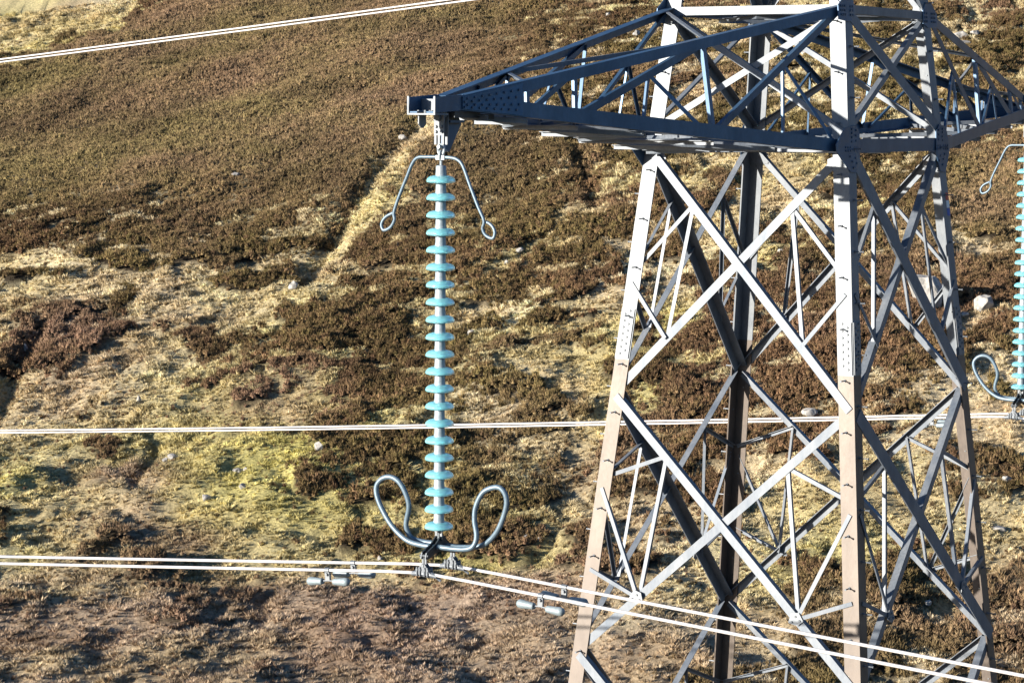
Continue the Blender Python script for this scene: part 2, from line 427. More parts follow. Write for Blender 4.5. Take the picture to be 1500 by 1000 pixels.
    # end plate, bolts and stiffeners
    mb = MB(); x0, x1 = 7.60, 7.90
    box(mb, q(7.80, 0, .334), (.11, .165, .008))
    for dy in (-.13, -.08, 0, .08, .13): bolt(mb, q(7.84, dy, .342), (0, 0, 1), .015, .03); bolt(mb, q(7.76, dy, .342), (0, 0, 1), .015, .03)
    for dy in (-.155, .155): box(mb, q(7.905, dy, .42), (.006, .010, .085))
    box(mb, q(7.70, 0, .42), (.006, .145, .06))
    for dy in (.06,): plate(mb, [q(7.86, dy, .33), q(7.86, dy, .24), q(7.82, dy, .20), q(7.78, dy, .20), q(7.74, dy, .24), q(7.74, dy, .33)][::-1], (0, 1, 0), .012)
    tb(mb, 'end_plate', M['pale'], arm)
    mb = MB()
    box(mb, q(7.30, 0, .33), (.22, .12, .03)); box(mb, q(6.95, .0, .31), (.10, .13, .025)); box(mb, q(7.40, .03, .27), (.10, .05, .035))
    tb(mb, 'tip_crossbeam', M['dark'], arm)
    return arm
make_arm(-1); make_arm(1)
make_arm(-1, 7.33); make_arm(1, 7.33)

# ------------------------------------------------------------------ insulator string (origin on the arm tip axis at chord level)
TIPX = 7.5719
def make_string():
    root = empty('insulator_string', (0, 0, 0))
    mb = MB()
    for sx in (-1, 1):
        plate(mb, [V((sx * .03, -.058, .29)), V((sx * .03, .058, .29)), V((sx * .03, .058, .13)), V((sx * .03, -.058, .13))], (sx, 0, 0), .01, 0,
              [V((sx * .03, y, z)) for y in (-.034, .034) for z in (.165, .215)], .015, .018)
        for sy in (-1, 1):
            box(mb, (sx * .03, sy * .044, .085), (.008, .013, .045))
            box(mb, (sx * .035, sy * .045, .31), (.010, .015, .04))
    tube(mb, [(-.075, 0, .30), (.075, 0, .30)], .03, 10)
    tube(mb, [(0, -.05, .34), (0, .05, .34)], .035, 10)
    mb.build('hanger_bracket', M['pale'], root)
    mb = MB(); plate(mb, [V((.07, .0, .28)), V((.30, .0, .30)), V((.34, .0, .24)), V((.14, .0, -.03)), V((.07, .0, .0))], (0, 1, 0), .05); box(mb, (.2, -.02, .265), (.12, .03, .012))
    mb.build('hanger_strut', M['shade_blue'], root)
    mb = MB()
    tube(mb, spline([(.0, .035 * math.cos(a), -.01 + .05 * math.sin(a)) for a in np.linspace(0, 2 * math.pi, 11)[:-1]], 2, True), .014, 8, 0, True)
    tube(mb, spline([(.03 * math.cos(a), 0, -.065 + .045 * math.sin(a)) for a in np.linspace(0, 2 * math.pi, 11)[:-1]], 2, True), .012, 8, 0, True)
    tube(mb, [(-.05, 0, .02), (.05, 0, .02)], .02, 8); box(mb, (0, 0, -.085), (.022, .05, .022)); tube(mb, [(0, 0, -.10), (0, 0, -.20)], .014, 8)
    mb.build('shackle', M['cap'], root)
    z0 = -.28; proto = None
    for i in range(21):
        z = z0 - .17 * i
        if proto is None:
            mb = MB(); lathe(mb, [(.050, .018), (.078, .020), (.112, .010), (.134, -.008), (.142, -.026), (.141, -.040), (.133, -.046), (.127, -.030), (.118, -.018), (.112, -.052), (.102, -.052), (.094, -.014), (.082, -.050), (.072, -.050), (.062, -.008), (.045, -.008)], 36)
            proto = mb.build('glass_disc', M['glass'], root, smooth=True, loc=(0, 0, z))
            mb = MB(); lathe(mb, [(.020, .120), (.044, .119), (.050, .110), (.052, .060), (.055, .022), (.056, .012), (.040, .010)], 20)
            lathe(mb, [(.040, -.006), (.048, -.02), (.047, -.044), (.030, -.052), (.016, -.060)], 20)
            cap = mb.build('metal_cap', M['cap'], proto, smooth=True)
        else:
            d = proto.copy(); COL.objects.link(d); d.parent = root; d.location = (0, 0, z)
            c = cap.copy(); COL.objects.link(c); c.parent = d
    # upper horns
    Lp = [(0.0, 0.026, -0.08), (0.003, 0.175, -0.082), (0.007, 0.284, -0.091), (0.01, 0.352, -0.152), (0.013, 0.428, -0.301), (0.017, 0.529, -0.505), (0.02, 0.581, -0.641), (0.023, 0.575, -0.708), (0.027, 0.627, -0.784), (0.03, 0.713, -0.815), (0.033, 0.741, -0.755), (0.037, 0.694, -0.686), (0.04, 0.600, -0.640)]
    Rp = [(0.0, 0.026, -0.08), (0.003, -0.109, -0.084), (0.007, -0.188, -0.102), (0.01, -0.25, -0.16), (0.013, -0.329, -0.336), (0.017, -0.425, -0.544), (0.02, -0.495, -0.68), (0.023, -0.478, -0.76), (0.027, -0.516, -0.824), (0.03, -0.593, -0.848), (0.033, -0.614, -0.788), (0.037, -0.572, -0.724), (0.04, -0.506, -0.693)]
    for pp in (Lp, Rp):
        mb = MB(); tube(mb, spline(pp, 6), .0165, 10); o = mb.build('arcing_horn', M['horn'], root, smooth=True)
    La = [(-0.07, -0.068, -3.895), (-0.061, 0.162, -3.901), (-0.051, 0.361, -3.869), (-0.042, 0.553, -3.739), (-0.033, 0.705, -3.542), (-0.023, 0.755, -3.396), (-0.014, 0.703, -3.303), (-0.005, 0.6, -3.267), (0.005, 0.497, -3.307), (0.014, 0.419, -3.417), (0.023, 0.383, -3.552), (0.033, 0.423, -3.715), (0.042, 0.412, -3.805), (0.051, 0.36, -3.87), (0.061, 0.232, -3.892), (0.07, 0.031, -3.892)]
    Ra = [(-0.07, -0.068, -3.895), (-0.061, -0.266, -3.895), (-0.053, -0.406, -3.874), (-0.044, -0.464, -3.816), (-0.035, -0.473, -3.728), (-0.026, -0.442, -3.598), (-0.018, -0.45, -3.464), (-0.009, -0.516, -3.331), (0.0, -0.605, -3.27), (0.009, -0.711, -3.255), (0.017, -0.777, -3.33), (0.026, -0.773, -3.458), (0.035, -0.681, -3.669), (0.044, -0.557, -3.805), (0.052, -0.43, -3.867), (0.061, -0.197, -3.9), (0.07, 0.031, -3.906)]
    for pp in (La, Ra):
        mb = MB(); tube(mb, spline(pp, 6), .026, 12); mb.build('racket_horn', M['horn'], root, smooth=True)
    # yoke
    mb = MB()
    pts = [(-.02, -3.80), (.05, -3.80), (.10, -3.86), (.25, -3.93), (.27, -3.99), (.22, -4.0), (.08, -3.95), (-.08, -3.95), (-.22, -4.0), (-.27, -3.99), (-.25, -3.93), (-.09, -3.86)]
    plate(mb, [V((x, -.02, z)) for x, z in pts], (0, -1, 0), .014); plate(mb, [V((x, .034, z)) for x, z in pts], (0, -1, 0), .014)
    for x, z in ((-.24, -3.965), (.24, -3.965), (0, -3.83)): tube(mb, [(x, -.05, z), (x, .05, z)], .018, 8)
    mb.build('yoke_plate', M['dark'], root)
    mb = MB(); box(mb, (0, -.03, -3.77), (.008, .012, .055)); box(mb, (0, .03, -3.77), (.008, .012, .055)); tube(mb, [(0, 0, -3.70), (0, 0, -3.86)], .015, 8); tube(mb, [(-.05, 0, -3.75), (.05, 0, -3.75)], .016, 8)
    mb.build('clevis', M['pale'], root)
    pr = None
    for x in (-.24, .24):
        if pr is None:
            mb = MB()
            box(mb, (0, -.016, -4.01), (.008, .010, .06)); box(mb, (0, .016, -4.01), (.008, .010, .06))
            tube(mb, [(-.04, 0, -4.055), (.04, 0, -4.055)], .016, 8)
            for sx in (-1, 1):
                plate(mb, [V((sx * .022, -.02, -4.04)), V((sx * .022, .02, -4.04)), V((sx * .022, .09, -4.13)), V((sx * .022, -.09, -4.13))], (sx, 0, 0), .010)
            tube(mb, [(0, -.15, -4.153), (0, -.09, -4.142), (0, .0, -4.138), (0, .09, -4.142), (0, .15, -4.153)], [.02, .03, .034, .03, .02], 10)
            for dy in (-.06, -.025, .03, .065):
                tube(mb, [(-.038, dy, -4.16), (-.038, dy, -4.07)], .009, 6); tube(mb, [(.038, dy, -4.16), (.038, dy, -4.07)], .009, 6); box(mb, (0, dy, -4.098), (.045, .011, .009))
            tube(mb, [(.02, -.10, -4.15), (.035, -.17, -4.20)], .012, 6)
            pr = mb.build('suspension_clamp', M['pale'], root, loc=(x, 0, 0))
        else:
            c = pr.copy(); COL.objects.link(c); c.parent = root; c.location = (x, 0, 0)
    return root
s1 = make_string(); s1.location = (-TIPX, 0, 0)
G = 'turquoise glass insulator strings'
tag(s1, 'long string of turquoise glass discs hanging from the tip of the left crossarm', 'insulator', G)
s2 = copy_tree(s1); s2.location = (TIPX, 0, 0)
tag(s2, 'glass disc string cut by the right photo edge, hanging from the far crossarm', 'insulator', G)
for ch in s2.children:
    pass
s3 = copy_tree(s1); s3.location = (TIPX, 0, 7.35)
tag(s3, 'upper insulator string above the frame carrying the highest pair of cables', 'insulator', G)

# ------------------------------------------------------------------ conductors
def cable(x, z0, label, up=.10, dn=.05):
    ys = list(np.linspace(-140, -10, 27)) + list(np.linspace(-9, 9, 37)) + list(np.linspace(10, 170, 33))
    pts = []
    for y in ys:
        sl = up if y > 0 else dn
        k = sl * (math.sqrt(y * y + .02) - .14)
        pts.append((0, y, -k + .0003 * y * y))
    mb = MB(); tube(mb, pts, .0165, 8)
    o = mb.build('power_cable', M['alu'], None, smooth=True, loc=(x, 0, z0))
    return tag(o, label, 'cable', 'overhead power cables')
ZC = -4.135
cable(-TIPX - .24, ZC, 'lower and nearer of the two white cables clamped under the left insulator string')
cable(-TIPX + .24, ZC, 'upper and farther of the two white cables clamped under the left insulator string')
cable(TIPX - .24, ZC, 'nearer cable of the level pair passing behind the insulator string and pylon legs', dn=.10)
cable(TIPX + .24, ZC, 'farther cable of the level pair passing behind the insulator string and pylon legs', dn=.10)
cable(TIPX - .24, 3.23, 'nearer cable of the pair slanting up across the top left corner', dn=.10)
cable(TIPX + .24, 3.23, 'farther cable of the pair slanting up across the top left corner', dn=.10)

def make_damper():
    root = empty('vibration_damper')
    mb = MB()
    box(mb, (0, 0, -.045), (.014, .028, .055)); tube(mb, [(0, -.028, 0), (0, .028, 0)], .026, 10); box(mb, (.02, 0, -.02), (.02, .02, .012)); bolt(mb, V((-.014, 0, -.04)), V((-1, 0, 0)), .016, .02)
    mb.build('clamp', M['pale'], root)
    mb = MB(); tube(mb, [(0, -.14, -.115), (0, 0, -.105), (0, .14, -.115)], .009, 8); mb.build('messenger_wire', M['pale'], root)
    for s in (-1, 1):
        mb = MB(); prof = [(.012, .075), (.030, .07), (.034, .085), (.038, .15), (.044, .215), (.040, .245), (.024, .262), (.006, .266)]
        lathe(mb, [(r, s * z) for r, z in prof], 18, (0, 0, -.115), 'y'); mb.build('weight', M['damper'], root, smooth=True)
    return root
dp = make_damper(); first = True
def zc(z0, y, dn): sl = .10 if y > 0 else dn; return z0 - sl * (math.sqrt(y * y + .02) - .14) + .0003 * y * y
for x, y, z0, dn, lab in ((-TIPX - .24, 1.2, ZC, .05, 'grey two-lobed damper left of the clamps, on the lower cable'),
                      (-TIPX + .24, 1.24, ZC, .05, 'grey two-lobed damper left of the clamps, half hidden behind the lower cable'),
                      (-TIPX - .24, -1.36, ZC, .05, 'grey two-lobed damper on the lower cable beside the left pylon leg'),
                      (-TIPX + .24, -1.32, ZC, .05, 'grey two-lobed damper on the upper cable overlapping the left pylon leg'),
                      (TIPX - .24, 1.32, ZC, .094, 'damper on the nearer level cable behind the right pylon leg'),
                      (TIPX + .24, 1.18, ZC, .094, 'damper on the farther level cable behind the right pylon leg')):
    o = dp if first else copy_tree(dp); first = False
    o.location = (x, y, zc(z0, y, dn)); o.rotation_euler = (math.atan(-.094 if y > 0 else dn), 0, 0)
    tag(o, lab, 'cable damper', 'vibration dampers on the cables')

# ------------------------------------------------------------------ terrain
Fh = np.array([.833461, .552578]); Rh = np.array([.552578, -.833461])   # horizontal forward / right of the valley side
def vnoise(x, y, seed):
    xi = np.floor(x).astype(np.int64); yi = np.floor(y).astype(np.int64); xf = x - xi; yf = y - yi
    def h(a, b):
        n = (a * 374761393 + b * 668265263 + seed * 974634777) & 0xFFFFFFFF
        n = ((n ^ (n >> 13)) * 1274126177) & 0xFFFFFFFF; n = (n ^ (n >> 16)) & 0xFFFF
        return n / 65535.
    u = xf * xf * (3 - 2 * xf); v = yf * yf * (3 - 2 * yf)
    return (h(xi, yi) * (1 - u) + h(xi + 1, yi) * u) * (1 - v) + (h(xi, yi + 1) * (1 - u) + h(xi + 1, yi + 1) * u) * v - .5
def fbm(x, y, s, seed, oct=4, g=.5):
    r = 0; a = 1
    for i in range(oct): r = r + a * vnoise(x / s + 17.3 * i, y / s - 9.1 * i, seed + i); s = s / 2; a *= g
    return r
TAN = .274; TILT = .15
def base_h(u, d):
    near = -25.4 + 0 * d
    z = -24.8 + TAN * (d - 105) + TILT * u * np.clip((d - 60) / 60, 0, 1)
    # soft transition from valley floor to hillside
    k = 3.0
    return near + k * np.log1p(np.exp(np.clip((z - near) / k, -30, 30)))
def pix(u, d, z):
    X = CAM[0] + u * Rh[0] + d * Fh[0]; Y = CAM[1] + u * Rh[1] + d * Fh[1]
    dx, dy, dz = X - CAM[0], Y - CAM[1], z - CAM[2]
    zz = np.maximum(dx * FW[0] + dy * FW[1] + dz * FW[2], 1)
    return 750 + FPX * (dx * RT[0] + dy * RT[1] + dz * RT[2]) / zz, 500 - FPX * (dx * UP[0] + dy * UP[1] + dz * UP[2]) / zz
def unpix(px, py):
    """survey point -> (u, d) on the mean slope"""
    d = np.full(np.shape(px), 150.); px = np.asarray(px, float); py = np.asarray(py, float)
    lo = np.full(d.shape, 80.); hi = np.full(d.shape, 420.)
    for _ in range(40):
        mid = (lo + hi) / 2
        u = np.zeros_like(mid)
        for _k in range(3):
            z = base_h(u, mid); x_, y_ = pix(u, mid, z); u = u + (px - x_) * mid / FPX
        y_ = pix(u, mid, base_h(u, mid))[1]
        hi = np.where(y_ < py, mid, hi); lo = np.where(y_ < py, lo, mid)
    return u, mid
HG = """1 1 1 1 6 9 9 9 9 9 9 9 9 9 9 9 8 7 7 6 7 6 7 5 6 7 6 7 6 5
1 2 4 8 9 9 9 9 9 9 9 9 9 9 9 9 9 6 6 6 7 7 6 6 7 7 5 5 5 6
7 8 9 9 9 9 9 9 9 9 9 9 9 9 9 9 8 7 7 7 7 7 5 6 7 7 7 5 6 7
9 9 9 9 9 9 9 9 9 9 9 9 9 9 9 9 9 9 7 7 6 5 4 6 7 8 8 8 9 9
9 9 9 9 9 9 9 9 9 9 9 8 4 7 9 9 9 8 7 6 5 3 3 4 7 9 9 9 9 9
8 8 8 7 7 8 8 9 9 9 8 4 5 8 9 9 9 9 6 6 7 5 3 3 5 8 9 9 9 9
8 7 7 6 6 7 8 8 9 8 5 6 7 9 9 9 7 5 7 8 6 5 5 5 6 8 9 9 9 9
8 8 8 9 9 9 9 8 6 6 7 8 9 9 8 7 6 8 7 5 5 6 7 7 8 8 9 8 6 8
3 4 3 3 4 2 3 7 6 6 7 8 9 8 6 6 9 7 5 5 7 8 8 8 8 8 8 7 5 7
4 6 6 4 3 3 2 3 7 8 8 6 4 5 5 4 3 3 4 2 3 7 9 9 8 7 7 6 7 9
5 8 6 4 3 6 8 8 9 9 7 7 8 8 6 5 4 6 7 8 9 9 9 9 8 8 9 6 9 8
5 6 4 2 2 4 5 6 6 7 8 7 6 8 5 6 3 5 8 9 9 9 9 8 9 8 9 7 6 4
4 2 1 2 4 5 3 4 5 6 6 3 3 7 7 6 3 6 9 9 9 9 8 6 7 8 6 4 3 3
3 3 3 2 2 2 1 2 2 3 7 7 5 8 8 7 4 7 7 7 8 8 7 6 5 6 4 5 6 3
2 3 2 3 2 1 1 1 2 2 5 6 5 8 8 8 3 5 7 5 6 5 5 4 3 3 4 6 7 6
2 1 2 3 2 1 1 1 1 2 2 3 4 7 8 8 5 7 5 4 4 3 2 3 2 2 3 2 3 3
4 2 3 3 2 2 1 1 2 2 2 2 5 6 5 5 5 6 3 3 2 3 4 3 2 2 7 6 3 3
5 4 3 3 5 6 6 5 3 2 3 3 4 3 2 3 4 3 3 3 3 5 6 6 5 4 8 6 4 5
4 3 3 3 4 3 2 2 3 3 3 3 4 4 4 4 4 4 4 5 5 4 4 5 6 5 5 4 6 8
2 2 3 3 3 3 4 4 4 4 4 5 5 5 5 5 5 5 5 5 6 5 5 5 5 5 4 3 5 7"""
HG = np.array([[int(c) for c in r.split()] for r in HG.split('\n')], float) / 9
# G: green share of the grass, Pp: purple-brown dead growth
def grid_at(Gd, px, py, cell=50.):
    gx = np.clip(px / cell - .5, 0, Gd.shape[1] - 1.001); gy = np.clip(py / cell - .5, 0, Gd.shape[0] - 1.001)
    x0 = gx.astype(int); y0 = gy.astype(int); fx = gx - x0; fy = gy - y0
    return (Gd[y0, x0] * (1 - fx) + Gd[y0, x0 + 1] * fx) * (1 - fy) + (Gd[y0 + 1, x0] * (1 - fx) + Gd[y0 + 1, x0 + 1] * fx) * fy
def blob(px, py, cx, cy, rx, ry): return np.exp(-(((px - cx) / rx) ** 2 + ((py - cy) / ry) ** 2))
def segdist(px, py, pts):
    best = np.full(np.shape(px), 1e9)
    for (x0, y0), (x1, y1) in zip(pts[:-1], pts[1:]):
        dx, dy = x1 - x0, y1 - y0; t = np.clip(((px - x0) * dx + (py - y0) * dy) / (dx * dx + dy * dy), 0, 1)
        best = np.minimum(best, np.hypot(px - x0 - t * dx, py - y0 - t * dy))
    return best
PATHS = [([(430, 425), (470, 365), (530, 300), (575, 250), (625, 212)], 19, .72), ([(190, 412), (290, 408), (340, 435), (430, 432), (490, 405), (560, 398)], 13, 1.), ([(0, 395), (60, 393), (150, 408), (200, 415)], 9, 1.), ([(355, 378), (400, 371)], 7, .9),
         ([(500, 402), (570, 400), (640, 398)], 5, .9), ([(690, 455), (780, 455), (850, 445), (900, 440)], 8, .9), ([(715, 405), (770, 370), (820, 335), (880, 315)], 11, .8), ([(520, 300), (560, 270), (600, 300)], 8, .6),
         ([(200, 470), (300, 455), (360, 440)], 16, .9), ([(1390, 500), (1440, 470), (1480, 440)], 12, .9), ([(1380, 350), (1440, 352)], 9, .9), ([(1050, 300), (1150, 240), (1200, 225)], 16, .7), ([(1130, 360), (1200, 365)], 9, .7), ([(150, 545), (60, 590), (10, 640)], 18, .8)]
GULLY = [([(445, 400), (500, 325), (555, 262), (610, 210)], 12, .75), ([(0, 600), (30, 545), (60, 500)], 14, .9), ([(190, 480), (120, 470)], 10, .4), ([(700, 300), (860, 250)], 8, .5), ([(190, 730), (215, 690), (230, 640)], 10, .7), ([(840, 220), (872, 300)], 14, .7), ([(850, 400), (885, 380)], 8, .6), ([(1300, 330), (1330, 400)], 8, .5)]
def fields(u, d):
    zb = base_h(u, d); px, py = pix(u, d, zb)
    wx = px + fbm(u, d, 5, 41, 3) * 26; wy = py + fbm(u, d, 5, 57, 3) * 16
    h = grid_at(HG, wx, wy)
    n = fbm(u, d * .8, 7.5, 3, 5, .62)
    h = h + (n * .48 + fbm(u, d * .7, 2.6, 303, 3, .6) * .66 * (1 - .6 * np.clip((350 - wy) / 110, 0, 1) * np.clip((830 - wx) / 170, 0, 1))) * np.clip(1.6 - np.abs(h - .5) * 2.2, .35, 1)
    for pts, wd, k in PATHS:
        dd = segdist(wx, wy, pts); h = h - k * .8 * np.exp(-(dd / wd) ** 2)
    fr = np.clip((350 - wy) / 110, 0, 1) * np.clip((830 - wx) / 170, 0, 1) * np.clip((wx * .45 + wy - 112) / 22, 0, 1)
    fr = np.maximum(fr, np.clip((wx - 1370) / 40, 0, 1) * np.clip((345 - wy) / 30, 0, 1) * np.clip((wy - 190) / 40, 0, 1) * .8)
    h = h + .45 * fr * (h > .3)
    h = h - .30 * np.clip((wy - 850) / 40, 0, 1) * np.clip((1150 - wx) / 200, 0, 1)
    mask = np.clip((h - .46) / .10, 0, 1)                   # heather present
    low = np.clip((wy - 825) / 40, 0, 1) * np.clip((1000 - wx) / 200, .35, 1)
    dead = np.clip(low + .9 * blob(wx, wy, 200, 720, 80, 70) + .7 * blob(wx, wy, 230, 800, 150, 40) + .5 * blob(wx, wy, 420, 610, 90, 40) + .6 * blob(wx, wy, 110, 500, 110, 40) + fbm(u, d, 6, 77, 3) * .7, 0, 1)
    green = np.clip(.15 + .9 * blob(wx, wy, 370, 715, 290, 120) + .5 * blob(wx, wy, 30, 740, 80, 60) + .7 * blob(wx, wy, 980, 480, 90, 40) + .5 * blob(wx, wy, 700, 830, 120, 40) + .5 * blob(wx, wy, 930, 620, 90, 80) + .4 * blob(wx, wy, 1200, 830, 200, 90) + .4 * blob(wx, wy, 60, 40, 120, 80) + fbm(u, d, 9, 91, 4) * .6, 0, 1)
    far = fr * mask      # fine, pale summit heather
    return px, py, zb, h, mask, dead, green, far
def height(u, d, full=True):
    px, py, zb, h, mask, dead, green, far = fields(u, d)
    amp = np.clip((d - 60) / 50, 0, 1)
    z = zb + amp * (fbm(u, d, 42, 5, 3) * 2.2 + fbm(u, d * .8, 11, 15, 4, .55) * 1.25)
    for pts, wd, dep in GULLY:
        z = z - amp * dep * np.exp(-(segdist(px, py, pts) / wd) ** 2)
    z = z + mask * .30 * (1 - .5 * far) + (1 - mask) * (fbm(u, d * .8, 1.5, 33, 4, .65) * .52)
    return z, px, py, mask, dead, green, far
def cr(a, b, t): t = np.asarray(t)[..., None]; return np.array(a) * (1 - t) + np.array(b) * t
def grass_col(dead, green, u, d):
    straw = cr((.68, .58, .38), (.54, .42, .265), np.clip(fbm(u, d, 4, 101, 3) + .5, 0, 1))
    g = cr((.62, .54, .21), (.44, .39, .14), np.clip(fbm(u, d, 3, 105, 3) + .5, 0, 1))
    c = straw * (1 - green[..., None]) + g * green[..., None]
    dd = cr((.24, .152, .112), (.43, .315, .24), np.clip(fbm(u, d, 2.5, 109, 3) + .5, 0, 1))
    return c * (1 - dead[..., None] * .85) + dd * dead[..., None] * .85
# grid lines: fine on the hillside that is looked at, coarse beyond
us = np.concatenate([np.linspace(-420, -66, 20), np.arange(-62, 62.1, .36), np.linspace(66, 420, 20)])
ds = np.concatenate([np.linspace(-120, 88, 22), np.arange(90, 262, .36), np.linspace(266, 900, 40)])
UU, DD = np.meshgrid(us, ds)
Z, PX, PY, MK, DE, GR, FA = height(UU, DD)
X = CAM[0] + UU * Rh[0] + DD * Fh[0]; Y = CAM[1] + UU * Rh[1] + DD * Fh[1]
nv = UU.size; nr, nc = UU.shape
me = bpy.data.meshes.new('hillside'); me.vertices.add(nv)
me.vertices.foreach_set('co', np.stack([X, Y, Z], -1).astype(np.float32).ravel())
idx = np.arange(nv).reshape(nr, nc)
# u points right, d forward: counter-clockwise seen from above
q = np.stack([idx[:-1, :-1], idx[:-1, 1:], idx[1:, 1:], idx[1:, :-1]], -1).reshape(-1, 4)
nf = len(q); me.loops.add(nf * 4); me.polygons.add(nf)
me.loops.foreach_set('vertex_index', q.ravel().astype(np.int32)); me.polygons.foreach_set('loop_start', np.arange(0, nf * 4, 4, dtype=np.int32))
me.update(calc_edges=True)
gc = grass_col(DE, GR, UU, DD); soil = np.array((.045, .034, .022)); GP = np.clip(-fbm(UU, DD, 1.9, 401, 3, .55) * 4 - .3, 0, .85)[..., None] * (1 - FA[..., None])
cc = gc * (1 - MK[..., None]) + (soil * (1 - GP) + gc * GP) * MK[..., None]
at = me.attributes.new('tint', 'FLOAT_COLOR', 'POINT'); at.data.foreach_set('color', np.concatenate([cc, np.ones_like(cc[..., :1])], -1).astype(np.float32).ravel())
me.materials.append(M['hill']); ho = bpy.data.objects.new('hillside', me); COL.objects.link(ho); ho['kind'] = 'structure'

# ---- scatter helpers: one mesh of many little plants
def bake(name, protos, pos, scl, rot, col, which, mat_, label, cat, lean=None):
    V_, F_, C_ = [], [], []; off = 0
    for k, (pv, pf, pc) in enumerate(protos):
        sel = np.where(which == k)[0]
        if not len(sel): continue
        c, s = np.cos(rot[sel]), np.sin(rot[sel]); n = len(pv)
        x = pv[None, :, 0] * c[:, None] - pv[None, :, 1] * s[:, None]; y = pv[None, :, 0] * s[:, None] + pv[None, :, 1] * c[:, None]
        v = np.stack([x * scl[sel, 0:1], y * scl[sel, 0:1], np.repeat(pv[None, :, 2], len(sel), 0) * scl[sel, 1:2]], -1) + pos[sel][:, None, :]
        V_.append(v.reshape(-1, 3)); F_.append((pf[None] + (np.arange(len(sel)) * n)[:, None, None]).reshape(-1, 3) + off)
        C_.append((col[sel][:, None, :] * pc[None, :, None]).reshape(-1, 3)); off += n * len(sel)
    Vv = np.concatenate(V_); Ff = np.concatenate(F_); Cc = np.concatenate(C_)
    me = bpy.data.meshes.new(name); me.vertices.add(len(Vv)); me.vertices.foreach_set('co', Vv.astype(np.float32).ravel())
    me.loops.add(len(Ff) * 3); me.polygons.add(len(Ff)); me.loops.foreach_set('vertex_index', Ff.ravel().astype(np.int32))
    me.polygons.foreach_set('loop_start', np.arange(0, len(Ff) * 3, 3, dtype=np.int32)); me.update(calc_edges=True)
    at = me.attributes.new('tint', 'FLOAT_COLOR', 'POINT'); at.data.foreach_set('color', np.concatenate([Cc, np.ones((len(Cc), 1))], 1).astype(np.float32).ravel())
    me.materials.append(mat_); o = bpy.data.objects.new(name, me); COL.objects.link(o); tag(o, label, cat, None, 'stuff'); print(name, len(Ff)); return o
def bush_proto(seed):
    r = np.random.RandomState(seed); vs = []; fs = []; pc = []
    # lumpy core
    nz, na = 3, 8; ph = r.rand(6) * 6.28
    for i in range(nz):
        el = (i / (nz - .4)) * math.pi / 2
        for j in range(na):
            a = 2 * math.pi * (j + .5 * (i % 2)) / na
            R_ = .56 * (1 + .22 * math.sin(2 * a + ph[0]) + .18 * math.sin(3 * a + ph[1]) + .2 * (r.rand() - .5))
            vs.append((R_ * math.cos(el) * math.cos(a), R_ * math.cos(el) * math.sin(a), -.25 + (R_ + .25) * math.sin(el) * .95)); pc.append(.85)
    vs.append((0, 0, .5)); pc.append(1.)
    for i in range(nz - 1):
        for j in range(na):
            a, b = i * na + j, i * na + (j + 1) % na; fs += [(a, b, b + na), (a, b + na, a + na)]
    t = nz * na
    for j in range(na): fs.append(((nz - 1) * na + j, (nz - 1) * na + (j + 1) % na, t))
    # sprigs
    for k in range(44):
        a = r.rand() * 6.283; el = math.asin(r.rand() ** .8) ; dr = np.array([math.cos(el) * math.cos(a), math.cos(el) * math.sin(a), math.sin(el)])
        c = dr * (.32 + .2 * r.rand()); c[2] = max(c[2], .0); tip = c + (dr * .8 + r.randn(3) * .3 + np.array([0, 0, .55])) * (.35 + .45 * r.rand())
        sd = np.cross(dr, r.randn(3)); sd /= np.linalg.norm(sd) + 1e-6; wd = .08 + .08 * r.rand(); b = len(vs)
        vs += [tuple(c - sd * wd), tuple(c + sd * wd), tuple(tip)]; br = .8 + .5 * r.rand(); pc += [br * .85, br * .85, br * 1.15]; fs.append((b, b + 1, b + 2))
    return np.array(vs), np.array(fs), np.array(pc)
def tuft_proto(seed, n=16, spread=.55):
    r = np.random.RandomState(seed); vs = []; fs = []; pc = []
    for k in range(n):
        a = r.rand() * 6.283; ln = .6 + .6 * r.rand(); sp = spread * (.3 + r.rand())
        b0 = np.array([math.cos(a), math.sin(a), 0]) * .25 * r.rand(); dr = np.array([math.cos(a) * sp, math.sin(a) * sp, ln]); sd = np.array([-math.sin(a), math.cos(a), 0]) * (.09 + .06 * r.rand())
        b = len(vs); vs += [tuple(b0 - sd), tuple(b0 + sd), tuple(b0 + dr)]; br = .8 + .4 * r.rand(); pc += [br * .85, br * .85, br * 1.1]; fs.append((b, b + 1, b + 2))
    return np.array(vs), np.array(fs), np.array(pc)
def cand(step, d0=92, d1=262, margin=9):
    P_ = []
    for d in np.arange(d0, d1, step * .9):
        hw = .218 * d + margin; P_.append(np.stack([np.arange(-hw, hw, step), np.full(len(np.arange(-hw, hw, step)), d)], -1))
    P_ = np.concatenate(P_); return P_ + (RS.rand(*P_.shape) - .5) * step * .95
def w3(u, d, z): return np.stack([CAM[0] + u * Rh[0] + d * Fh[0], CAM[1] + u * Rh[1] + d * Fh[1], z], -1)
